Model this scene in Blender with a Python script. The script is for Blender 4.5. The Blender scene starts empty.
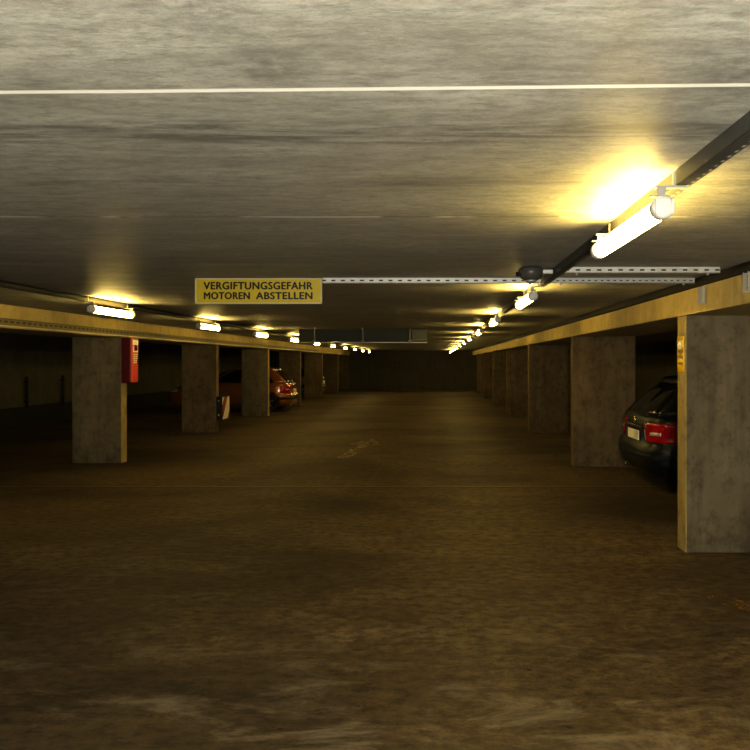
import bpy, bmesh, math, random
from mathutils import Vector, Matrix
random.seed(7)
COL = bpy.context.scene.collection
PI = math.pi
SC = bpy.context.scene
SC.view_settings.view_transform = 'Standard'
SC.view_settings.look = 'None'
SC.view_settings.exposure = 0.0
SC.view_settings.gamma = 0.8

# ------------------------------------------------------------------ helpers
class MB:
    """collects shapes and links them as ONE mesh object"""
    def __init__(self):
        self.bm = bmesh.new()
    def box(self, x0, x1, y0, y1, z0, z1, bevel=0.0, seg=2):
        t = bmesh.new()
        vs = [t.verts.new((x, y, z)) for x in (x0, x1) for y in (y0, y1) for z in (z0, z1)]
        for f in ((0,1,3,2), (4,6,7,5), (0,4,5,1), (2,3,7,6), (0,2,6,4), (1,5,7,3)):
            t.faces.new([vs[i] for i in f])
        bmesh.ops.recalc_face_normals(t, faces=t.faces)
        if bevel > 0:
            bmesh.ops.bevel(t, geom=t.edges[:], offset=bevel, segments=seg, affect='EDGES', profile=0.5)
        self._join(t)
        return self
    def _join(self, t, mat=None):
        if mat is not None:
            bmesh.ops.transform(t, matrix=mat, verts=t.verts)
        me = bpy.data.meshes.new('tmp'); t.to_mesh(me); t.free()
        self.bm.from_mesh(me); bpy.data.meshes.remove(me)
    def lathe(self, prof, origin, axis='Y', seg=20):
        """prof = [(radius, along)]"""
        t = bmesh.new(); rings = []
        for r, a in prof:
            if r < 1e-6:
                rings.append([t.verts.new((0, 0, a))])
            else:
                rings.append([t.verts.new((r*math.cos(2*PI*k/seg), r*math.sin(2*PI*k/seg), a)) for k in range(seg)])
        for A, B in zip(rings[:-1], rings[1:]):
            for k in range(seg):
                k2 = (k+1) % seg
                if len(A) == 1 and len(B) == 1: continue
                if len(A) == 1: t.faces.new((A[0], B[k], B[k2]))
                elif len(B) == 1: t.faces.new((A[k], A[k2], B[0]))
                else: t.faces.new((A[k], A[k2], B[k2], B[k]))
        for R, rev in ((rings[0], True), (rings[-1], False)):
            if len(R) > 1: t.faces.new(R[::-1] if rev else R)
        bmesh.ops.recalc_face_normals(t, faces=t.faces)
        for f in t.faces: f.smooth = True
        M = {'Z': Matrix(), 'Y': Matrix.Rotation(-PI/2, 4, 'X'), 'X': Matrix.Rotation(PI/2, 4, 'Y')}[axis]
        self._join(t, Matrix.Translation(origin) @ M)
        return self
    def poly_extrude(self, pts, fn, d):
        """closed outline pts (2-D) mapped by fn(u, v, depth)"""
        t = bmesh.new()
        a = [t.verts.new(fn(u, v, 0)) for u, v in pts]; b = [t.verts.new(fn(u, v, d)) for u, v in pts]
        t.faces.new(a); t.faces.new(b[::-1])
        n = len(pts)
        for i in range(n):
            t.faces.new((a[i], b[i], b[(i+1) % n], a[(i+1) % n]))
        bmesh.ops.recalc_face_normals(t, faces=t.faces)
        self._join(t); return self
    def flat(self, pts3):
        self.bm.faces.new([self.bm.verts.new(p) for p in pts3]); return self
    def tube(self, pts, r, seg=8):
        t = bmesh.new(); rings = []
        pts = [Vector(p) for p in pts]
        for i, p in enumerate(pts):
            d = (pts[min(i+1, len(pts)-1)] - pts[max(i-1, 0)]).normalized()
            q = d.to_track_quat('Z', 'Y')
            rings.append([t.verts.new(p + q @ Vector((r*math.cos(2*PI*k/seg), r*math.sin(2*PI*k/seg), 0))) for k in range(seg)])
        for A, B in zip(rings[:-1], rings[1:]):
            for k in range(seg):
                t.faces.new((A[k], A[(k+1) % seg], B[(k+1) % seg], B[k]))
        t.faces.new(rings[0][::-1]); t.faces.new(rings[-1])
        bmesh.ops.recalc_face_normals(t, faces=t.faces)
        for f in t.faces: f.smooth = True
        self._join(t); return self
    def build(self, name, mat, parent=None, smooth=None):
        me = bpy.data.meshes.new(name)
        self.bm.to_mesh(me); self.bm.free()
        if smooth is not None:
            for p in me.polygons: p.use_smooth = smooth
        me.materials.append(mat)
        o = bpy.data.objects.new(name, me); COL.objects.link(o)
        if parent: o.parent = parent
        return o

def tag(o, label=None, cat=None, group=None, kind=None):
    if label: o['label'] = label
    if cat: o['category'] = cat
    if group: o['group'] = group
    if kind: o['kind'] = kind
    return o
def empty(name, loc=(0, 0, 0), rz=0):
    o = bpy.data.objects.new(name, None); COL.objects.link(o)
    o.location = loc; o.rotation_euler = (0, 0, rz); o.empty_display_size = .2
    return o
def copy_tree(o, parent=None):
    c = o.copy(); COL.objects.link(c)
    if parent: c.parent = parent
    for ch in list(o.children): copy_tree(ch, c)
    return c
ORD = ['first', 'second', 'third', 'fourth', 'fifth', 'sixth', 'seventh', 'eighth', 'ninth', 'tenth', 'eleventh', 'twelfth']

# ------------------------------------------------------------------ materials
class NT:
    def __init__(self, name):
        self.m = bpy.data.materials.new(name); self.m.use_nodes = True
        self.t = self.m.node_tree; self.N = self.t.nodes; self.L = self.t.links
        self.b = self.N['Principled BSDF']
    def n(self, typ, **kw):
        o = self.N.new(typ)
        for k, v in kw.items(): setattr(o, k, v)
        return o
    def link(self, a, b): self.L.new(a, b)
    def coord(self):
        return self.n('ShaderNodeTexCoord').outputs['Object']
    def mapped(self, scale=(1, 1, 1), loc=(0, 0, 0), rot=(0, 0, 0)):
        mp = self.n('ShaderNodeMapping'); mp.inputs['Scale'].default_value = scale
        mp.inputs['Location'].default_value = loc; mp.inputs['Rotation'].default_value = rot
        self.link(self.coord(), mp.inputs['Vector']); return mp.outputs[0]
    def noise(self, vec, scale, detail=6, rough=.6, dist=0):
        q = self.n('ShaderNodeTexNoise'); q.inputs['Scale'].default_value = scale
        q.inputs['Detail'].default_value = detail; q.inputs['Roughness'].default_value = rough
        q.inputs['Distortion'].default_value = dist
        self.link(vec, q.inputs['Vector']); return q.outputs['Fac']
    def ramp(self, fac, stops):
        r = self.n('ShaderNodeValToRGB'); e = r.color_ramp.elements
        while len(e) < len(stops): e.new(.5)
        for i, (p, c) in enumerate(stops):
            e[i].position = p; e[i].color = (c, c, c, 1) if isinstance(c, (int, float)) else (*c, 1)
        self.link(fac, r.inputs[0]); return r.outputs[0]
    def math(self, op, a, b=None, clamp=False):
        q = self.n('ShaderNodeMath', operation=op); q.use_clamp = clamp
        for i, v in enumerate((a, b)):
            if v is None: continue
            if isinstance(v, (int, float)): q.inputs[i].default_value = v
            else: self.link(v, q.inputs[i])
        return q.outputs[0]
    def mix(self, fac, a, b, mode='MIX'):
        q = self.n('ShaderNodeMix', data_type='RGBA', blend_type=mode)
        for s, v in ((q.inputs[0], fac), (q.inputs[6], a), (q.inputs[7], b)):
            if isinstance(v, (int, float)): s.default_value = v
            elif isinstance(v, tuple): s.default_value = (*v, 1)
            else: self.link(v, s)
        return q.outputs[2]
    def sep(self):
        q = self.n('ShaderNodeSeparateXYZ'); self.link(self.coord(), q.inputs[0]); return q.outputs
    def bump(self, h, strength=.3, dist=.02):
        q = self.n('ShaderNodeBump'); q.inputs['Strength'].default_value = strength; q.inputs['Distance'].default_value = dist
        self.link(h, q.inputs['Height']); self.link(q.outputs[0], self.b.inputs['Normal'])
    def line(self, coord, pos, half, soft=.3):
        """1 inside |coord-pos|<half, fading at the rim"""
        d = self.math('ABSOLUTE', self.math('SUBTRACT', coord, pos))
        return self.math('MULTIPLY', self.math('SUBTRACT', 1.0, self.math('DIVIDE', d, half)), 1/soft, clamp=True)
    def blob(self, s, cx, cy, rx, ry, soft=.6):
        a = self.math('DIVIDE', self.math('SUBTRACT', s[0], cx), rx)
        b = self.math('DIVIDE', self.math('SUBTRACT', s[1], cy), ry)
        d = self.math('ADD', self.math('MULTIPLY', a, a), self.math('MULTIPLY', b, b))
        return self.math('MULTIPLY', self.math('SUBTRACT', 1.0, d), 1/soft, clamp=True)
    def set(self, **kw):
        for k, v in kw.items():
            s = self.b.inputs[k.replace('_', ' ')]
            if isinstance(v, (int, float)): s.default_value = v
            elif isinstance(v, tuple): s.default_value = (*v, 1) if len(v) == 3 else v
            else: self.link(v, s)
        return self

def plain(name, col, rough=.5, metal=0., var=.12, scale=30., spec=.5, coat=0.):
    m = NT(name)
    f = m.noise(m.mapped(), scale, 4)
    a = tuple(c*(1-var) for c in col); b = tuple(min(1, c*(1+var)) for c in col)
    m.set(Base_Color=m.mix(f, a, b), Roughness=rough, Metallic=metal)
    m.b.inputs['Specular IOR Level'].default_value = spec
    m.b.inputs['Coat Weight'].default_value = coat
    m.b.inputs['Coat Roughness'].default_value = .08
    return m.m

def mat_ceiling():
    m = NT('ceiling_concrete'); s = m.sep()
    streak = m.noise(m.mapped((.8, 2.8, 1)), 1.3, 10, .7, .5)
    fine = m.noise(m.mapped((5, 14, 1)), 1.8, 10, .75, .2)
    cloud = m.noise(m.mapped((.5, .7, 1), (3.1, 1.7, 0)), .9, 5, .6)
    base = m.ramp(streak, [(.3, (.28, .275, .24)), (.5, (.43, .425, .38)), (.7, (.56, .555, .505))])
    base = m.mix(m.ramp(fine, [(.34, .75), (.56, 0.)]), base, (.2, .195, .165))
    grain = m.noise(m.mapped((26, 55, 1)), 2.0, 6, .85)
    base = m.mix(m.ramp(grain, [(.36, .6), (.5, 0.)]), base, (.2, .195, .165))
    base = m.mix(m.ramp(grain, [(.56, 0.), (.7, .5)]), base, (.72, .71, .64))
    base = m.mix(m.ramp(cloud, [(.35, .3), (.6, 0.)]), base, (.25, .23, .2))
    # dark rubbed streaks on the shuttering joints (y ~ 2.0, 2.7) and one patch by the first joint
    mott = m.ramp(m.noise(m.mapped((1.3, 9, 1), (5, 2, 0)), 2.0, 8, .7, .5), [(.42, 0.), (.62, 1.)])
    st = m.math('MULTIPLY', m.math('ADD', m.blob(s, -.2, 2.07, 2.4, .13), m.math('MULTIPLY', m.blob(s, -.6, 2.62, 2.6, .1), .5)), mott, clamp=True)
    base = m.mix(m.math('MULTIPLY', st, .75), base, (.11, .105, .095))
    st2 = m.math('MULTIPLY', m.math('ADD', m.blob(s, -.46, 1.33, .15, .16, 1.), m.blob(s, -.37, 1.6, .12, .15, 1.), clamp=True), m.ramp(m.noise(m.mapped((9, 9, 1)), 1.5, 8, .75), [(.38, 0.), (.58, 1.)]))
    base = m.mix(m.math('MULTIPLY', st2, .7), base, (.17, .165, .15))
    st3 = m.math('MULTIPLY', m.blob(s, .9, 1.6, .35, .25), m.ramp(m.noise(m.mapped((5, 5, 1), (2, 0, 0)), 1.5, 6, .7), [(.4, 0.), (.6, 1.)]))
    base = m.mix(m.math('MULTIPLY', st3, .6), base, (.15, .14, .13))
    # joints
    wob = m.math('ADD', s[1], m.math('MULTIPLY', m.noise(m.mapped((1.2, .1, 1)), 1.2, 3), .012))
    tilt = m.math('ADD', wob, m.math('MULTIPLY', s[0], .025))
    j1 = m.line(tilt, 1.73, .013, .35)
    base = m.mix(j1, base, (.93, .92, .87))
    brk = m.ramp(m.noise(m.mapped((1.1, .2, 1), (.35, 0, 0)), 1.6, 3), [(.5, 0.), (.56, 1.)])
    j2 = m.line(wob, 3.26, .013, .5)
    base = m.mix(m.math('MULTIPLY', j2, .55), base, (.12, .11, .09))
    base = m.mix(m.math('MULTIPLY', j2, brk), base, (.85, .84, .78))
    per = m.math('ABSOLUTE', m.math('SUBTRACT', m.math('FRACT', m.math('DIVIDE', m.math('SUBTRACT', wob, 4.05), 1.55)), .5))
    jn = m.math('MULTIPLY', m.math('SUBTRACT', 1.0, m.math('DIVIDE', per, .008)), 2.0, clamp=True)
    jn = m.math('MULTIPLY', jn, m.math('GREATER_THAN', s[1], 4.2))
    base = m.mix(m.math('MULTIPLY', jn, .5), base, (.6, .58, .5))
    m.set(Base_Color=base, Roughness=m.ramp(fine, [(.2, .46), (.8, .64)]))
    m.b.inputs['Specular IOR Level'].default_value = .36
    h = m.math('ADD', m.math('MULTIPLY', streak, .7), m.math('MULTIPLY', fine, .3))
    m.bump(h, .22, .02)
    return m.m

def mat_floor():
    m = NT('floor_concrete'); s = m.sep()
    big = m.noise(m.mapped((.28, .45, 1), (1.3, .2, 0)), 1.0, 6, .6, .6)
    mid = m.noise(m.mapped((.9, 1.9, 1), (.3, 4, 0)), 1.3, 8, .65, .5)
    fine = m.noise(m.mapped((5, 8, 1)), 2.0, 8, .7)
    base = m.ramp(mid, [(.3, (.10, .068, .030)), (.5, (.175, .123, .058)), (.7, (.25, .186, .1))])
    base = m.mix(m.ramp(big, [(.36, .85), (.56, 0.)]), base, (.055, .037, .02))
    base = m.mix(m.ramp(fine, [(.38, .7), (.58, 0.)]), base, (.03, .022, .013))
    grit = m.noise(m.mapped((22, 26, 1)), 2.0, 6, .8)
    base = m.mix(m.ramp(grit, [(.36, .5), (.5, 0.)]), base, (.03, .023, .014))
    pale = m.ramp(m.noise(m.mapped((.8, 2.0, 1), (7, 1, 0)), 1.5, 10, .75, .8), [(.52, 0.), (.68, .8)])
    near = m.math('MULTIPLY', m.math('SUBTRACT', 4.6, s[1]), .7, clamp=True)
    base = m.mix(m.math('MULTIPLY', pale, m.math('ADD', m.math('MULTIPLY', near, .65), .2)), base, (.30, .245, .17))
    v = m.n('ShaderNodeTexVoronoi'); v.inputs['Scale'].default_value = 2.3; m.link(m.mapped((1, 1.3, 1)), v.inputs['Vector'])
    spot = m.math('LESS_THAN', v.outputs['Distance'], .035)
    base = m.mix(m.math('MULTIPLY', spot, .7), base, (.015, .013, .01))
    wob = m.math('ADD', s[1], m.math('MULTIPLY', m.noise(m.mapped((1, .1, 1)), .9, 3), .03))
    base = m.mix(m.math('MULTIPLY', m.line(wob, 9.13, .05, .5), .35), base, (.3, .25, .16))
    base = m.mix(m.math('MULTIPLY', m.line(wob, 9.07, .03, .5), .8), base, (.03, .022, .014))
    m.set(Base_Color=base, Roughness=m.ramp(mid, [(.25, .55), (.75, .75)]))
    m.b.inputs['Specular IOR Level'].default_value = .22
    m.bump(m.math('ADD', m.math('MULTIPLY', mid, .5), m.math('MULTIPLY', fine, .5)), .25, .02)
    return m.m

def mat_concrete(name, lo, hi, seed=0., stain=.6, rough=.75, edge=False):
    m = NT(name); s = m.sep()
    a = m.noise(m.mapped((1.2, 1.2, .8), (seed, 0, 0)), 1.6, 8, .65, .3)
    b = m.noise(m.mapped((6, 6, 5), (seed, 2, 0)), 1.5, 8, .7)
    dr = m.noise(m.mapped((7, 7, .5), (seed, 0, 3)), 1.0, 5, .6)
    base = m.ramp(a, [(.3, lo), (.7, hi)])
    dk = tuple(c*.45 for c in lo)
    base = m.mix(m.ramp(b, [(.32, stain), (.52, 0.)]), base, dk)
    base = m.mix(m.ramp(dr, [(.35, stain*.6), (.5, 0.)]), base, dk)
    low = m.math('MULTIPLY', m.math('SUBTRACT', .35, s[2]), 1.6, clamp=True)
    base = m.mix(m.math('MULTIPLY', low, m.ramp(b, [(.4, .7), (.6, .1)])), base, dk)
    pits = m.n('ShaderNodeTexVoronoi'); pits.inputs['Scale'].default_value = 9; m.link(m.mapped((1, 1, 1), (seed, 1, 0)), pits.inputs['Vector'])
    base = m.mix(m.math('MULTIPLY', m.math('LESS_THAN', pits.outputs['Distance'], .07), .5), base, dk)
    if edge:   # warm lamp light painted in as pale yellow on the narrow lane-facing edge
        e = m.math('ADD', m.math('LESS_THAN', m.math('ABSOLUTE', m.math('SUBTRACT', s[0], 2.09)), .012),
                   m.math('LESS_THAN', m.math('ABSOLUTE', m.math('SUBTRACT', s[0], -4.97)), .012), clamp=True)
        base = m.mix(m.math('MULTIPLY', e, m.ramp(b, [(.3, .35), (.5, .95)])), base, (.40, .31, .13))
    m.set(Base_Color=base, Roughness=rough)
    m.b.inputs['Specular IOR Level'].default_value = .25
    m.bump(m.math('ADD', m.math('MULTIPLY', a, .4), m.math('MULTIPLY', b, .6)), .35, .02)
    return m.m

def mat_slotted(name, col, axis, pitch, duty, cross_axis, c0, half, rough=.45, metal=.6, dark=(.012, .011, .01)):
    """galvanised channel with a row of punched slots"""
    m = NT(name); s = m.sep()
    f = m.noise(m.mapped(), 14, 5)
    base = m.mix(f, tuple(c*.75 for c in col), tuple(min(1, c*1.15) for c in col))
    fr = m.math('LESS_THAN', m.math('FRACT', m.math('ADD', m.math('DIVIDE', s[axis], pitch), 100.0)), duty)
    ac = m.math('LESS_THAN', m.math('ABSOLUTE', m.math('SUBTRACT', s[cross_axis], c0)), half)
    slot = m.math('MULTIPLY', fr, ac)
    m.set(Base_Color=m.mix(slot, base, dark), Roughness=rough, Metallic=m.math('MULTIPLY', m.math('SUBTRACT', 1.0, slot), metal))
    return m.m

def mat_emit(name, col, strength):
    m = NT(name)
    m.set(Base_Color=(.9, .88, .8), Roughness=.3)
    s = m.sep()
    # slightly dimmer towards the electrodes at both ends
    e = m.math('MULTIPLY', m.math('SUBTRACT', .51, m.math('ABSOLUTE', s[1])), 14.0, clamp=True)
    m.set(Emission_Color=col, Emission_Strength=m.math('MULTIPLY', e, strength))
    return m.m

LAMP_COL = (1.0, .74, .22)
M = {}
M['ceiling'] = mat_ceiling()
M['floor'] = mat_floor()
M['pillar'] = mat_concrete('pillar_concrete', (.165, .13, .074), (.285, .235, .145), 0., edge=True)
M['pillar_lit_edge'] = M['pillar']
M['pillar'] = mat_concrete('pillar_concrete_brown', (.15, .108, .053), (.255, .19, .098), 0.)
M['beam'] = mat_concrete('beam_concrete', (.43, .34, .14), (.56, .45, .2), 4., .3)
M['wall'] = mat_concrete('wall_concrete', (.10, .09, .055), (.15, .13, .08), 9., .4)
M['wall_end'] = mat_concrete('end_wall_concrete', (.10, .09, .07), (.15, .135, .1), 12., .5)
M['plinth'] = plain('dark_plinth_paint', (.012, .012, .011), .7)
M['rail'] = mat_slotted('light_rail_steel', (.10, .098, .09), 1, .05, .4, 0, .872, .005, .5, .35, (.42, .4, .3))  # pale slot colour paints in the ceiling light seen through the holes
M['rail_left'] = mat_slotted('light_rail_steel_side', (.09, .08, .055), 1, .05, .5, 0, -3.535, .006, .5, .35)
M['strip'] = mat_slotted('slotted_strip_steel', (.2, .165, .08), 1, .12, .6, 2, 2.066, .013, .6, .1, (.06, .048, .02))
M['strut'] = mat_slotted('strut_channel_steel', (.62, .61, .57), 0, .075, .42, 2, 2.243, .0055, .5, .15)
M['strut2'] = mat_slotted('strut_channel_steel_thin', (.5, .5, .48), 0, .05, .4, 2, 2.243, .004, .5, .15)
M['conduit'] = plain('dark_conduit', (.016, .014, .011), .7, spec=.2)
M['lamp'] = mat_emit('lamp_tube_glow', LAMP_COL, 60.)
M['cap'] = plain('lamp_end_cap_grey', (.55, .53, .5), .35)
M['clip'] = plain('clip_grey', (.27, .26, .24), .45)
M['steel'] = plain('galvanised_steel', (.5, .49, .45), .4, .5)
M['sign_yellow'] = plain('sign_yellow', (.55, .42, .02), .45, var=.05)
M['sign_black'] = plain('sign_black', (.012, .011, .008), .5)
M['sign_frame'] = plain('sign_frame_pale', (.55, .5, .32), .45, var=.08)
M['board'] = plain('hanging_board_grey', (.03, .03, .026), .6)
M['board_light'] = plain('hanging_board_end_grey', (.12, .11, .07), .5)
M['red'] = plain('red_enamel', (.62, .035, .012), .35)
M['dark_red'] = plain('dark_red_with_shade', (.12, .006, .005), .5)  # shade of the box's unlit side put into the colour; also symbol and handle
M['white_paint'] = plain('white_print', (.8, .72, .62), .5)
M['plate_yellow'] = plain('plate_yellow', (.75, .5, .02), .22, var=.04)
M['plate_print'] = plain('plate_print_brown', (.2, .12, .01), .4)
M['rubber'] = plain('black_rubber', (.02, .02, .018), .7)
M['junction'] = plain('dark_plastic_box', (.08, .078, .068), .4)

# ------------------------------------------------------------------ dimensions (metres, camera at the origin of x and y)
H = 2.265            # ceiling
BEAM = 1.992         # underside of the beams
XR, XL = 2.09, -4.97 # aisle faces of the pillars
WR, WL = .95, .78    # length of the wall-like pillars
WALL_L, WALL_R, END, BACK = -10.2, 7.6, 41.0, -4.0
PILLAR_R = [5.95, 10.82, 16.0, 21.0, 26.0, 31.0, 36.0]
PILLAR_L = [11.22, 16.05, 21.0, 26.0, 31.0, 36.0, 40.3]

# ------------------------------------------------------------------ setting
tag(MB().box(WALL_L-.3, WALL_R+.3, BACK, END+.3, -.25, 0).build('floor', M['floor']), kind='structure')
tag(MB().box(WALL_L-.3, WALL_R+.3, BACK, END+.3, H, H+.05).build('ceiling', M['ceiling']), kind='structure')
tag(MB().box(WALL_L-.3, WALL_L, BACK, END, 0, H).build('wall_left', M['wall']), kind='structure')
tag(MB().box(WALL_R, WALL_R+.3, BACK, END, 0, H).build('wall_right', M['wall']), kind='structure')
tag(MB().box(WALL_L-.3, WALL_R+.3, END, END+.3, 0, H).build('wall_back', M['wall_end']), kind='structure')
tag(MB().box(WALL_L, WALL_L+.04, BACK, END, 0, .5).build('baseboard_left', M['plinth']), kind='structure')
tag(MB().box(XR, XR+WR, BACK, END, BEAM, H, .006).build('trim_1', M['beam']), kind='structure')
tag(MB().box(XL-WL, XL, BACK, END, BEAM, H, .006).build('trim_2', M['beam']), kind='structure')

# pillars
lab_r = ['wide concrete pillar with the small yellow plate on its narrow edge',
         'brown-lit concrete pillar standing just beyond the black hatchback',
         'dark shaded concrete pillar, second one beyond the black hatchback',
         'brown-lit concrete pillar, third one beyond the black hatchback',
         'dark concrete pillar, fourth one beyond the black hatchback',
         'small far concrete pillar, fifth one beyond the black hatchback',
         'farthest concrete pillar in the row of the black hatchback']
lab_l = ['concrete pillar with the red box high on its edge',
         'concrete pillar with the red and white striped guard on its edge',
         'dark concrete pillar with pale edge in front of the orange hatchback',
         'concrete pillar directly behind the orange hatchback',
         'dark concrete pillar, second one behind the orange hatchback',
         'narrow far concrete pillar just beyond the small grey car',
         'farthest brown-lit concrete pillar against the end wall, row of the orange hatchback']
for x0, x1, ys, labs, g in ((XR, XR+WR, PILLAR_R, lab_r, 'concrete pillars on the black hatchback side'),
                            (XL-WL, XL, PILLAR_L, lab_l, 'concrete pillars on the orange hatchback side')):
    for i, y in enumerate(ys):
        mb = MB().box(x0, x1, y, y+.2, 0, BEAM, .008)
        o = mb.build('concrete_pillar', M['pillar_lit_edge' if i == 0 or (x0 < 0 and i == 2) else 'pillar'])
        tag(o, labs[i], 'pillar', g, 'thing')

# worn paint on the floor
def mat_worn(name, col, thr):
    m = NT(name)
    f = m.noise(m.mapped((3, 3, 1)), 2.5, 8, .75)
    tr = m.n('ShaderNodeBsdfTransparent'); mx = m.n('ShaderNodeMixShader')
    m.set(Base_Color=col, Roughness=.7)
    m.link(m.ramp(f, [(thr, 0.), (thr+.16, 1.)]), mx.inputs[0]); m.link(tr.outputs[0], mx.inputs[1]); m.link(m.b.outputs[0], mx.inputs[2])
    m.link(mx.outputs[0], m.N['Material Output'].inputs[0])
    return m.m
arrow = [(-.11, 0), (.11, 0), (.11, 1.9), (.34, 1.9), (0, 3.0), (-.34, 1.9), (-.11, 1.9)]
mb = MB(); ar = .08
mb.flat([(-1.55 + u*math.cos(ar) + v*math.sin(ar), 11.8 + v*math.cos(ar) - u*math.sin(ar), .003) for u, v in arrow])
tag(mb.build('trim_3', mat_worn('worn_white_paint', (.34, .27, .16), .40)), kind='structure')
mb = MB(); mb.flat([(1.80, 4.80, .003), (1.92, 4.90, .003), (2.5, 4.2, .003), (2.38, 4.1, .003)])
tag(mb.build('trim_4', mat_worn('worn_yellow_paint', (.42, .24, .03), .46)), kind='structure')

# ------------------------------------------------------------------ rails and channels
def rail(name, x0, x1, mat, lab):
    root = empty(name, (0, 0, 0)); tag(root, lab, 'light rail')
    t = .004
    z0 = H-.052
    mb = MB()
    mb.box(x0, x0+t, BACK, END, z0, H)          # web
    mb.box(x1-t, x1, BACK, END, z0, H)
    mb.box(x0, x1, BACK, END, z0-.002, z0+.002) # slotted face
    mb.build('channel', mat, root)
    cb = MB(); y = BACK
    pts = [(x1+.012, BACK + k*1.5, H-.012 - (.006 if k % 2 else 0)) for k in range(31) if BACK + k*1.5 < END]
    cb.tube(pts, .007, 6).build('cable', M['conduit'], root)
    return root
rail('light_rail', .83, .882, M['rail'], 'long dark slotted ceiling rail carrying lamps over the black hatchback side')
rail('light_rail', -3.562, -3.51, M['rail_left'], 'long slotted ceiling rail carrying lamps over the red box side')
tag(MB().box(XR-.03, XR-.001, BACK, END, 2.197, H-.001, .004).build('cable_duct', M['conduit']),
    'dark cable duct in the ceiling corner above the yellow-lit beam', 'cable duct')
mb = MB()
mb.box(XL, XL+.006, BACK, 30, 2.025, 2.098)
mb.box(XL, XL+.025, BACK, 30, 2.098, 2.104)
tag(mb.build('slotted_strip', M['strip']), 'slotted metal strip along the beam above the red box', 'metal strip')
tag(MB().box(XL, XL+.03, BACK, 30, 2.004, 2.022, .003).build('edge_profile', M['sign_frame']), 'pale edge profile under the slotted strip along the beam', 'edge profile')

def strut(x0, x1, y, w, mat, lab):
    root = empty('strut_channel', ((x0+x1)/2, y, H)); tag(root, lab, 'strut channel', 'slotted strut channels across the ceiling')
    t = .003; z0, z1 = H-.042, H-.001
    mb = MB()
    mb.box(x0, x1, y, y+t, z0, z1); mb.box(x0, x1, y+w-t, y+w, z0, z1); mb.box(x0, x1, y, y+w, z0-.001, z0+t)
    o = mb.build('channel', mat, root); o.matrix_parent_inverse = Matrix.Translation(root.location).inverted()
    for xx in (x0+.08, x1-.08):
        b = MB().lathe([(0, -.002), (.011, -.002), (.011, .008), (.006, .012), (0, .012)], (xx, y+w/2, z0-.012), 'Z', 6)
        q = b.build('bolt', M['steel'], root, False); q.matrix_parent_inverse = Matrix.Translation(root.location).inverted()
    return root
strut(.905, 1.985, 4.96, .041, M['strut'], 'pale slotted strut channel from light rail to beam, nearer than the grey one')
strut(-1.86, .822, 5.60, .041, M['strut'], 'long pale strut channel running from behind the yellow sign to the rail')
strut(.905, XR-.05, 5.60, .041, M['strut2'], 'grey slotted strut channel from light rail to beam, farther than the pale one')

# junction box where channel meets the rail
root = empty('junction_box', (.66, 4.98, H)); tag(root, 'small dark junction box beside the ceiling rail near the strut channel', 'junction box')
def put(o, r):
    o.parent = r; o.matrix_parent_inverse = (Matrix.Translation(r.location) @ Matrix.Rotation(r.rotation_euler.z, 4, 'Z')).inverted(); return o
put(MB().lathe([(0, -.095), (.04, -.095), (.07, -.08), (.084, -.05), (.088, -.02), (.06, 0), (0, 0)], (.665, 4.97, H), 'Z', 20).build('housing', M['junction']), root)
put(MB().lathe([(0, -.014), (.03, -.012), (.045, 0), (0, 0)], (.665, 4.97, H-.094), 'Z', 16).build('lid', M['steel']), root)
put(MB().box(.70, .815, 4.94, 4.975, H-.05, H-.02, .004).build('mounting_bracket', M['steel']), root)
put(MB().lathe([(0, 0), (.014, 0), (.014, .035), (0, .035)], (.56, 4.97, H-.05), 'X', 10).build('cable_gland', M['conduit']), root)

# brackets on the beam face
for i, (y, z0, z1, lab) in enumerate(((5.52, 2.055, 2.185, 'small steel bracket on the beam just before the yellow plate pillar'),
                                 (4.71, 2.065, 2.20, 'small steel bracket on the beam at the picture edge'))):
    root = empty('beam_bracket', (XR, y, z0)); tag(root, lab, 'bracket', 'steel brackets on the beam')
    mb = MB(); mb.box(XR-.006, XR, y-.03, y+.05, z0, z1); mb.box(XR-.035, XR, y-.03, y-.026, z0, z1); mb.box(XR-.035, XR, y+.046, y+.05, z0, z1)
    put(mb.build('channel_stub', M['steel']), root)
    for zz in (z0+.03, z1-.03):
        put(MB().lathe([(0, -.012), (.01, -.012), (.01, 0), (0, 0)], (XR-.006, y+.01, zz), 'X', 6).build('bolt', M['conduit'], None, False), root)

# ------------------------------------------------------------------ tube lamps
def make_lamp():
    root = empty('tube_lamp')
    r = .036
    MB().lathe([(0, -.445), (r*.8, -.445), (r, -.43), (r, .43), (r*.8, .445), (0, .445)], (0, 0, 0), 'Y', 20).build('tube', M['lamp'], root)
    for s in (-1, 1):
        prof = [(0, 0), (r*.9, 0), (r+.004, .012), (r+.005, .04), (r+.001, .052), (r*.6, .058), (0, .058)]
        c = MB().lathe([(a, s*b) for a, b in prof], (0, s*.438, 0), 'Y', 20)
        for k in range(5):
            c.box(-.003+(k-2)*.014, .003+(k-2)*.014, s*.493-.004, s*.493+.006, -.026, .026)
        c.build('end_cap', M['cap'], root)
        h = MB(); ya, yb = s*.455-.011, s*.455+.011
        h.box(-.014, .014, ya, yb, r-.003, .074, .003)
        h.box(-.022, .09, ya, yb, .070, .078, .002)
        h.box(-.040, .028, ya+.003, yb-.003, r+.003, r+.010, .002)
        h.box(.040, .047, ya, yb, .074, .125, .002)
        h.build('hanger_clip', M['clip'], root)
    return root
def lamp_places():
    for i in range(12): yield (.775, 2.9 + 3.25*i, 2.128, i, 12, 'over the black hatchback side', 'tube lamps on the rail over the black hatchback side', 0)
    for i in range(10): yield (-3.44, 7.56 + 3.2*i, 2.128, i, 10, 'over the red box side', 'tube lamps on the rail over the red box side', PI)
proto = None
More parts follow.
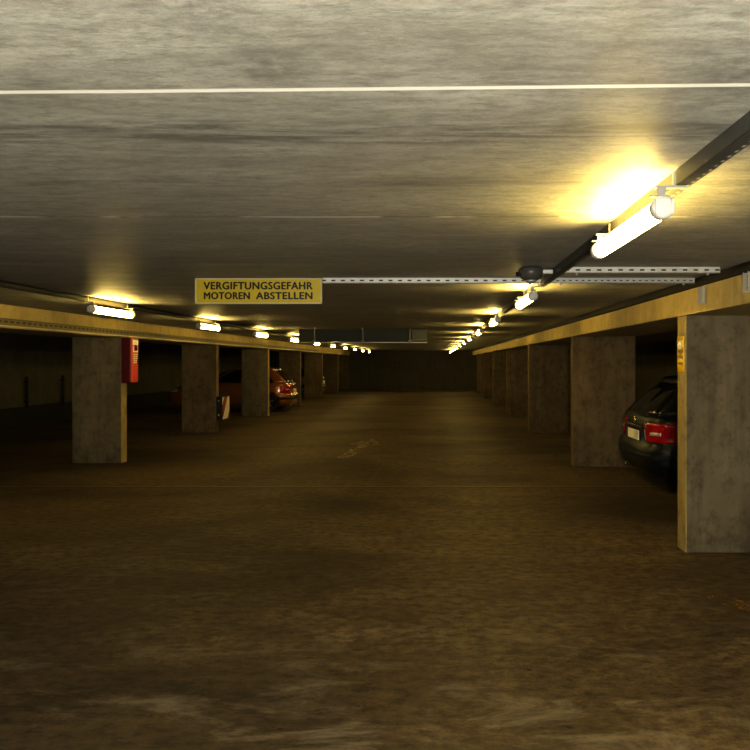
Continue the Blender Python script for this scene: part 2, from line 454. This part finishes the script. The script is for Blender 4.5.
for x, y, z, i, n, side, g, rz in lamp_places():
    if proto is None: o = proto = make_lamp()
    else: o = copy_tree(proto)
    o.location = (x, y, z); o.rotation_euler = (0, 0, rz)
    if i == 0: lab = 'large glowing tube lamp, the nearest on the rail ' + side
    elif i == n-1: lab = 'farthest tiny glowing tube lamp on the rail ' + side
    else: lab = ORD[i] + ' glowing tube lamp from the near end of the rail ' + side
    tag(o, lab, 'lamp', g)

# ------------------------------------------------------------------ text
def text_mesh(txt, mat, name, fn, parent, width, height, bold=0.0, spacing=1.0):
    cu = bpy.data.curves.new('t', 'FONT'); cu.body = txt; cu.size = 1; cu.align_x = 'LEFT'
    cu.space_character = spacing; cu.resolution_u = 3
    ob = bpy.data.objects.new('t', cu); COL.objects.link(ob)
    dg = bpy.context.evaluated_depsgraph_get(); dg.update()
    me = bpy.data.meshes.new_from_object(ob.evaluated_get(dg))
    bpy.data.objects.remove(ob); bpy.data.curves.remove(cu)
    xs = [v.co.x for v in me.vertices]; ys = [v.co.y for v in me.vertices]
    x0, x1, y0, y1 = min(xs), max(xs), min(ys), max(ys)
    sx = (width-2*bold)/(x1-x0); sy = (height-1.2*bold)/(y1-y0)
    base = [((v.co.x-x0)*sx, (v.co.y-y0)*sy) for v in me.vertices]; polys = [tuple(p.vertices) for p in me.polygons]
    bpy.data.meshes.remove(me)
    V, F = [], []
    sh = [(0, .6), (1, 0), (2, .6), (1, 1.2), (1, .6)]
    for k, (a, b) in enumerate(sh):          # heavier strokes: the outline laid down a few times
        n = len(V)
        V += [fn(u+a*bold, v+b*bold, k*.00008) for u, v in base]; F += [tuple(n+q for q in p) for p in polys]
    me = bpy.data.meshes.new(name); me.from_pydata(V, [], F); me.materials.append(mat)
    o = bpy.data.objects.new(name, me); COL.objects.link(o)
    if parent: put(o, parent)
    return o

# yellow warning sign hung on the channel
SY, sx0, sx1, sz0, sz1 = 5.545, -1.882, -.890, 2.053, 2.256
root = empty('warning_sign', ((sx0+sx1)/2, SY, sz0))
tag(root, 'yellow warning sign with black two-line lettering hanging under the ceiling', 'sign')
put(MB().box(sx0+.006, sx1-.006, SY, SY+.012, sz0+.006, sz1-.006).build('panel', M['sign_yellow']), root)
f = MB()
for a in ((sx0, sx1, sz0, sz0+.011), (sx0, sx1, sz1-.011, sz1), (sx0, sx0+.011, sz0, sz1), (sx1-.011, sx1, sz0, sz1)):
    f.box(a[0], a[1], SY-.004, SY+.016, a[2], a[3], .002)
put(f.build('frame', M['sign_frame']), root)
P = 5.545/710
for txt, px0, px1, py0, py1 in (('VERGIFTUNGSGEFAHR', 203.4, 312.8, 281.8, 289.6), ('MOTOREN', 203.8, 250, 292, 299.4), ('ABSTELLEN', 255.8, 312.6, 292, 299.4)):
    text_mesh(txt, M['sign_black'], 'lettering', (lambda u, v, k, a=(px0-436)*P, b=1.6+(362-py1)*P: (a+u, SY-.0012-k, b+v)), root, (px1-px0)*P, (py1-py0)*P, .0034, 1.08)
for xx in (sx0+.15, sx1-.15):
    put(MB().box(xx-.015, xx+.015, SY+.014, 5.60, H-.04, H-.012, .002).build('fixing_bracket', M['steel']), root)

# board hung across the aisle further back
BY = 13.8; Q = BY/710
bx0, bx1, bz0, bz1 = (299-436)*Q, (427-436)*Q, 1.6+(362-341.8)*Q, 1.6+(362-329)*Q
root = empty('hanging_board', ((bx0+bx1)/2, BY, bz0)); tag(root, 'long dark blank board hanging across the ceiling on three short rods', 'board')
put(MB().box(bx0, (412-436)*Q, BY, BY+.05, bz0, bz1, .006).build('board_panel', M['board']), root)
e = MB(); e.box((412-436)*Q+.004, bx1, BY-.02, BY+.07, bz0+.01, bz1, .008); e.box((412-436)*Q+.03, bx1-.03, BY-.026, BY-.018, bz0+.04, bz1-.04, .004)
put(e.build('end_box', M['board_light']), root)
put(MB().box(bx0, bx1, BY-.02, BY+.07, bz0-.022, bz0-.004, .003).build('lower_rail', M['steel']), root)
for px in (315, 363, 410):
    X = (px-436)*Q
    h = MB()
    h.lathe([(0, 0), (.011, 0), (.011, H-bz0-.02), (0, H-bz0-.02)], (X, BY-.035, bz0+.02), 'Z', 8)
    h.lathe([(0, 0), (.03, .008), (.036, .03), (.03, .05), (0, .06)], (X, BY-.035, bz0-.02), 'Z', 12)
    h.lathe([(0, 0), (.035, 0), (.03, .02), (0, .02)], (X, BY-.035, H-.021), 'Z', 12)
    put(h.build('hanger_rod', M['steel']), root)

# red box on the edge of the first pillar of the row
ry0, ry1, rx0, rx1, rz0, rz1 = 11.20, 11.47, XL+.001, XL+.165, 1.27, 1.985
root = empty('red_box', (XL, 11.34, rz0)); tag(root, 'tall narrow red box with white symbol fixed high on pillar edge', 'box')
put(MB().box(rx0, rx1-.02, ry0, ry1, rz0, rz1, .012).build('housing', M['dark_red']), root)  # darker than the door: shade of the unlit sides painted in
put(MB().box(XL+.0005, XL+.012, 11.24, 11.40, rz0+.05, rz1-.05).build('mounting_plate', M['steel']), root)
d = put(MB().box(rx1-.018, rx1, ry0+.006, ry1-.006, rz0+.006, rz1-.006, .006).build('door', M['red']), root)
w = MB()
def rd(u, v, k): return (rx1+.0015+k, ry0+u, rz0+v)
def rrect(m, u0, u1, v0, v1): m.poly_extrude([(u0, v0), (u1, v0), (u1, v1), (u0, v1)], rd, .002)
rrect(w, .05, .25, .60, .68)
# bottle-shaped symbol, a hose line and a column of short print marks
rrect(w, .06, .09, .50, .58); rrect(w, .21, .24, .50, .58); rrect(w, .06, .24, .485, .505)
for k in range(5):
    rrect(w, .07 + .012*(k % 2), .145, .44-.032*k, .46-.032*k); rrect(w, .165, .23-.012*(k % 2), .44-.032*k, .46-.032*k)
put(w.build('white_symbol', M['white_paint']), root)
hs = MB(); hs.lathe([(0, 0), (.028, .0), (.03, .05), (.02, .07), (.009, .078), (.009, .09), (0, .09)], (rx1+.003, ry0+.15, rz0+.515), 'Z', 12)
put(MB().box(rx1, rx1+.014, ry1-.05, ry1-.03, rz0+.30, rz0+.38, .003).build('handle', M['dark_red']), root)
put(hs.build('extinguisher_symbol', M['dark_red']), root)

# striped guard low on the second pillar of the row
gx0, gx1, gy0, gy1, gz0, gz1 = XL+.001, XL+.145, 16.04, 16.60, .30, .80
def mat_stripes():
    m = NT('red_white_stripes'); s = m.sep()
    d = m.math('ADD', m.math('MULTIPLY', s[1], 1.35), m.math('MULTIPLY', s[2], -1.0))
    k = m.math('LESS_THAN', m.math('FRACT', m.math('ADD', m.math('DIVIDE', d, .85), 100.25)), .4)
    m.set(Base_Color=m.mix(k, (.85, .8, .7), (.25, .02, .012)), Roughness=.4)
    return m.m
root = empty('corner_guard', (XL, 16.15, gz0)); tag(root, 'red and white striped guard block low on a pillar edge', 'corner guard')
put(MB().box(gx0, gx1-.012, gy0, gy1, gz0-.02, gz1+.02, .02).build('rubber_block', M['rubber']), root)
put(MB().box(gx1-.011, gx1, gy0+.015, gy1-.01, gz0, gz1, .004).build('striped_plate', mat_stripes()), root)
put(MB().box(XL+.0005, XL+.01, 16.07, 16.23, gz0, gz1).build('mounting_plate', M['steel']), root)
for zz in (gz0+.1, gz1-.08):
    put(MB().lathe([(0, -.012), (.018, -.012), (.022, 0), (0, 0)], (gx0+.06, gy0, zz), 'Y', 8).build('bolt', M['steel']), root)

# small yellow plate on the first pillar edge
pz0, pz1 = 1.6+(362-372)*6.05/710, 1.6+(362-336)*6.05/710
root = empty('pillar_sign', (XR, 6.05, pz0)); tag(root, 'small yellow plate with dark print lines on the wide pillar edge', 'plate')
put(MB().box(XR-.006, XR-.0005, 5.972, 6.135, pz0, pz1, .002).build('plate', M['plate_yellow']), root)
for k, (v0, v1) in enumerate(((.165, .183), (.115, .133), (.065, .083), (.275, .285))):
    put(MB().box(XR-.0075, XR-.0062, 5.99, 6.115-.01*(k % 2), pz0+v0, pz0+v1).build('printed_line', M['plate_print']), root)
put(MB().lathe([(0, 0), (.022, .002), (.03, .012), (.03, .02), (0, .02)], (XR-.026, 6.05, pz0+.225), 'X', 14).build('shine_spot', M['white_paint']), root)  # white disc modelled in place of the bright shine on the plate

# pipes on the far side wall
for i, y in enumerate((17.6, 19.3)):
    root = empty('wall_pipe', (WALL_L, y, .46))
    tag(root, ['dark upright pipe on the side wall, farther from the red box', 'dark upright pipe on the side wall, closer to the red box'][i], 'pipe', 'pipes on the side wall')
    put(MB().lathe([(0, 0), (.035, 0), (.035, .78), (.028, .8), (0, .8)], (WALL_L+.06, y, .44), 'Z', 12).build('pipe', M['rubber']), root)
    for zz in (.6, 1.1):
        put(MB().box(WALL_L+.001, WALL_L+.1, y-.045, y+.045, zz, zz+.03, .004).build('clamp', M['conduit']), root)

# ------------------------------------------------------------------ cars
BODY = [(.17, .22, 3.78, .70), (.20, .10, 3.88, .79), (.27, .02, 3.97, .845), (.37, 0, 4.0, .86), (.50, .0, 4.0, .865), (.545, .012, 3.99, .865),
        (.565, .06, 3.975, .862), (.66, .062, 3.95, .862), (.74, .066, 3.87, .858), (.80, .072, 3.72, .852), (.86, .082, 3.48, .843), (.905, .10, 3.22, .825),
        (.93, .125, 3.02, .80), (.94, .16, 2.94, .77)]
GLASS = [(.925, .115, 3.02, .79), (1.0, .18, 2.86, .768), (1.1, .275, 2.64, .737), (1.2, .385, 2.41, .705), (1.3, .51, 2.17, .668), (1.35, .585, 2.04, .645)]
ROOF = [(1.35, .545, 2.06, .652), (1.385, .57, 1.98, .635), (1.41, .66, 1.88, .59), (1.428, .85, 1.7, .48), (1.435, 1.1, 1.5, .3), (1.437, 1.25, 1.35, .05)]
NEXP = 7.0
def lev(L, z):
    if z <= L[0][0]: return L[0][1:]
    for a, b in zip(L[:-1], L[1:]):
        if z <= b[0]:
            t = (z-a[0])/(b[0]-a[0]); return tuple(a[i]+(b[i]-a[i])*t for i in (1, 2, 3))
    return L[-1][1:]
def surf(L, z, th, off=0.):
    """th=0 front, pi rear; returns a point of the shell at height z"""
    xr, xf, w = lev(L, z)
    a = (xf-xr)/2 + off; xc = (xf+xr)/2; w += off
    c, s = math.cos(th), math.sin(th); e = 2/NEXP
    return (xc + a*math.copysign(abs(c)**e, c), w*math.copysign(abs(s)**e, s), z)
def th_at(y, w, rear=True):
    s = min(1, abs(y)/w)**(NEXP/2); t = math.asin(s)
    return PI - t if rear else t
def th_x(L, z, x):
    xr, xf, w = lev(L, z); a = (xf-xr)/2; xc = (xf+xr)/2
    c = math.copysign(min(1, abs((x-xc)/a))**(NEXP/2), x-xc)
    return math.acos(c)
def shell(L, seg=96, cap_top=True, cap_bot=True):
    t = bmesh.new(); rings = []
    ths = []
    # even spacing by arc: mix parametrisation through many samples
    P0 = [2*PI*k/4000 for k in range(4000)]
    pts = [surf([(0, 0, 4.0, .85)], 0, q) for q in P0]
    acc = [0.]
    for A, B in zip(pts, pts[1:]+pts[:1]): acc.append(acc[-1]+math.dist(A[:2], B[:2]))
    j = 0
    for k in range(seg):
        target = acc[-1]*k/seg
        while acc[j+1] < target: j += 1
        ths.append(P0[j])
    for z, *_ in L:
        rings.append([t.verts.new(surf(L, z, q)) for q in ths])
    for A, B in zip(rings[:-1], rings[1:]):
        for k in range(seg): t.faces.new((A[k], A[(k+1) % seg], B[(k+1) % seg], B[k]))
    if cap_bot: t.faces.new(rings[0][::-1])
    if cap_top: t.faces.new(rings[-1])
    bmesh.ops.recalc_face_normals(t, faces=t.faces)
    for f in t.faces: f.smooth = True
    m = MB(); m._join(t); return m
def patch(m, L, zs, th_lo, th_hi, n=10, off=.01, thick=.0):
    """a skin over part of the shell; th_lo/th_hi may be functions of z"""
    g = lambda f, z: f(z) if callable(f) else f
    t = bmesh.new(); R = []
    for z in zs:
        a, b = g(th_lo, z), g(th_hi, z)
        R.append([t.verts.new(surf(L, z, a+(b-a)*k/n, off)) for k in range(n+1)])
    for A, B in zip(R[:-1], R[1:]):
        for k in range(n): t.faces.new((A[k], A[k+1], B[k+1], B[k]))
    bmesh.ops.recalc_face_normals(t, faces=t.faces)
    for f in t.faces: f.smooth = True
    ret = bmesh.ops.solidify(t, geom=t.faces[:], thickness=max(thick, .008))
    m._join(t); return m
def lin(a, b, n): return [a+(b-a)*i/n for i in range(n+1)]

M['glass_dark'] = plain('car_glass_dark', (.006, .007, .008), .04, spec=.6)
M['tail_red'] = plain('tail_light_red', (.42, .006, .012), .08, var=.25, scale=60, coat=1.)
M['tail_clear'] = plain('tail_light_clear', (.65, .5, .42), .1, var=.2, scale=80, coat=1.)
M['licence'] = plain('licence_plate_white', (.95, .92, .8), .4, var=.02)
M['licence_blue'] = plain('licence_band_blue', (.02, .05, .3), .4)
M['tyre'] = plain('tyre_rubber', (.015, .015, .015), .8)
M['hub'] = plain('wheel_hub_alloy', (.4, .4, .4), .3, .8)
M['chrome'] = plain('chrome_trim', (.75, .73, .68), .12, 1., var=.04)
M['car_black'] = plain('car_paint_black', (.004, .0065, .006), .4, .0, spec=.3, coat=.1)
M['car_orange'] = plain('car_paint_orange', (.38, .135, .02), .22, .35, coat=1.)
M['car_brown'] = plain('car_paint_brown', (.05, .022, .014), .3, .3, coat=.8)
M['car_grey'] = plain('car_paint_grey', (.22, .22, .21), .3, .5, coat=.8)
M['underbody'] = plain('underbody_black', (.01, .01, .01), .8)

def make_car(paint):
    root = empty('hatchback_car')
    # body with wheel arches cut out
    body = shell(BODY).build('body', paint)
    cm = MB()
    for wx in (.72, 3.18):
        for s in (-1, 1):
            cm.lathe([(0, -.16), (.345, -.16), (.345, .16), (0, .16)], (wx, s*.82, .30), 'Y', 32)
    cut = cm.build('cutter', paint)
    md = body.modifiers.new('cut', 'BOOLEAN'); md.operation = 'DIFFERENCE'; md.object = cut; md.solver = 'EXACT'
    dg = bpy.context.evaluated_depsgraph_get(); dg.update()
    me = bpy.data.meshes.new_from_object(body.evaluated_get(dg))
    body.modifiers.clear(); old = body.data; body.data = me; me.name = 'body'
    bpy.data.meshes.remove(old); bpy.data.objects.remove(cut)
    body.parent = root
    # windows: one glass shell, body-colour roof and pillars over it
    shell(GLASS).build('window_glass', M['glass_dark'], root)
    rf = shell(ROOF).build('roof', paint, root)
    zs = lin(.93, 1.36, 6)
    for s in (1, -1):
        tt = (lambda f: (lambda z: s*f(z)))
        for xa, xb, xa2, xb2 in ((.28, .52, .74, .98), (1.52, 1.60, 1.50, 1.58), (2.60, 2.74, 1.80, 1.92)):
            fa = lambda z, xa=xa, xa2=xa2, s=s: s*th_x(GLASS, z, xa+(xa2-xa)*(z-.93)/.43)
            fb = lambda z, xb=xb, xb2=xb2, s=s: s*th_x(GLASS, z, xb+(xb2-xb)*(z-.93)/.43)
            patch(MB(), GLASS, zs, fa, fb, 8, .007).build('window_pillar', paint, root)
        # rear corner pillars
        fa = lambda z, s=s: s*th_at(lev(GLASS, z)[2]*.80, lev(GLASS, z)[2])
        fb = lambda z, s=s: s*th_x(GLASS, z, lev(GLASS, z)[0]+.30)
        patch(MB(), GLASS, zs, fa, fb, 12, .008).build('window_pillar', paint, root)
    # rear bumper strip, tailgate seam, plate
    bm_ = MB(); patch(bm_, BODY, [.40, .44, .47], PI-1.45, PI+1.45, 40, .008)
    bm_.build('bumper_strip', M['underbody'], root)
    sp = MB(); patch(sp, GLASS, [1.335, 1.352, 1.36], PI-.9, PI+.9, 20, .03); sp.build('roof_spoiler', paint, root)
    for s in (1, -1):
        tl = MB()
        fa = lambda z, s=s: s*th_at(.47-.10*(z-.64)/.2, lev(BODY, z)[2])
        fb = lambda z, s=s: s*th_x(BODY, z, .34)
        patch(tl, BODY, [.615, .64, .70, .76, .82, .85], fa, fb, 18, .012)
        t = tl.build('tail_light', M['tail_red'], root)
        ins = MB()
        fc = lambda z, s=s: s*th_at(.60, lev(BODY, z)[2]); fd = lambda z, s=s: s*th_at(.74, lev(BODY, z)[2])
        patch(ins, BODY, [.70, .72, .74], fc, fd, 8, .015)
        ins.build('clear_lens', M['tail_clear'], t)
    pl = MB().box(.030, .045, -.26, .26, .60, .725, .006).build('licence_plate', M['licence'], root)
    MB().box(.0285, .031, .225, .255, .605, .72).build('blue_band', M['licence_blue'], pl)
    bar = MB().box(.035, .075, -.36, .36, .765, .79, .006); bar.build('chrome_bar', M['chrome'], root)
    MB().lathe([(0, -.008), (.04, -.006), (.045, .004), (0, .01)], (.062, 0, .845), 'X', 16).build('badge', M['chrome'], root)
    wp = MB().tube([(.15, 0, .95), (.19, .1, .985), (.24, .36, 1.03)], .008, 6); wp.build('wiper', M['underbody'], root)
    for s in (1, -1):
        MB().box(2.28, 2.40, min(s*.80, s*.97), max(s*.80, s*.97), .96, 1.07, .03, 3).build('side_mirror', paint, root)
        MB().box(1.56, 1.72, min(s*.855, s*.888), max(s*.855, s*.888), .77, .795, .008).build('door_handle', paint, root)
        hl = MB(); patch(hl, BODY, [.64, .68, .72, .76], (lambda z, s=s: s*th_at(.45, .86, False)), (lambda z, s=s: s*th_x(BODY, z, 3.62)), 12, .012)
        hl.build('headlight', M['tail_clear'], root)
        for wx in (.72, 3.18):
            y0, y1 = s*.70, s*.862
            wl = MB().lathe([(.19, y0), (.29, y0), (.31, y0+s*.03), (.315, (y0+y1)/2), (.31, y1-s*.03), (.29, y1), (.2, y1-s*.005), (.19, y1-s*.05), (0, y1-s*.06)], (wx, 0, .315), 'Y', 32).build('wheel', M['tyre'], root)
            hb = MB().lathe([(0, y1-s*.02), (.05, y1-s*.015), (.055, y1-s*.05), (0, y1-s*.05)], (wx, 0, .315), 'Y', 20)
            for k in range(5):
                a = 2*PI*k/5 + .3
                c_, s_ = math.cos(a), math.sin(a); ca, sa = -s_*.025, c_*.025
                yy0, yy1 = sorted((y1-s*.045, y1-s*.02))
                hb.poly_extrude([(c_*.04+ca, s_*.04+sa), (c_*.19+ca*.7, s_*.19+sa*.7), (c_*.19-ca*.7, s_*.19-sa*.7), (c_*.04-ca, s_*.04-sa)],
                                lambda u, v, d, wx=wx, yy0=yy0: (wx+u, yy0+d, .315+v), yy1-yy0)
            hb.build('hub', M['hub'], wl)
    MB().tube([(.05, .45, .21), (.25, .45, .21)], .025, 10).build('exhaust_pipe', M['chrome'], root)
    return root
def repaint(root, old, new):
    for ch in root.children_recursive:
        if ch.type == 'MESH' and ch.data.materials and ch.data.materials[0] == old:
            ch.data = ch.data.copy(); ch.data.materials[0] = new

car = make_car(M['car_black'])
car.location = (2.55, 9.32, 0)
tag(car, 'black hatchback with red tail light parked beside the yellow-plate pillar', 'car', 'parked hatchbacks')
def car_copy(loc, rz, mat, lab):
    c = copy_tree(car); c.location = loc; c.rotation_euler = (0, 0, rz)
    repaint(c, M['car_black'], mat); tag(c, lab, 'car', 'parked hatchbacks'); return c
car_copy((-4.64, 23.5, 0), PI, M['car_orange'], 'glossy orange hatchback parked between two pillars')
car_copy((-5.2, 33.2, 0), PI, M['car_grey'], 'small far grey hatchback, parked two bays beyond the orange one')

# ------------------------------------------------------------------ camera and light
cam = bpy.data.cameras.new('camera'); co = bpy.data.objects.new('camera', cam); COL.objects.link(co)
co.location = (0, 0, 1.6); co.rotation_euler = (PI/2, 0, 0)
cam.sensor_width = 36; cam.lens = 710/750*36
cam.shift_x = -61/750; cam.shift_y = -13/750
cam.clip_end = 200; cam.clip_start = .05
SC.camera = co

def area(name, loc, rot, size, power, col, sy=None):
    l = bpy.data.lights.new(name, 'AREA'); l.energy = power; l.color = col; l.size = size
    if sy: l.shape = 'RECTANGLE'; l.size_y = sy
    o = bpy.data.objects.new(name, l); COL.objects.link(o); o.location = loc; o.rotation_euler = rot; return o
# the photographer's flash
fl = bpy.data.lights.new('camera_flash', 'POINT'); fl.energy = 870; fl.color = (1, .985, .87); fl.shadow_soft_size = .06
fo = bpy.data.objects.new('camera_flash', fl); COL.objects.link(fo); fo.location = (.0, -.9, 1.36)
w = bpy.data.worlds.new('world'); SC.world = w; w.use_nodes = True
w.node_tree.nodes['Background'].inputs[0].default_value = (.02, .018, .012, 1)
w.node_tree.nodes['Background'].inputs[1].default_value = .3
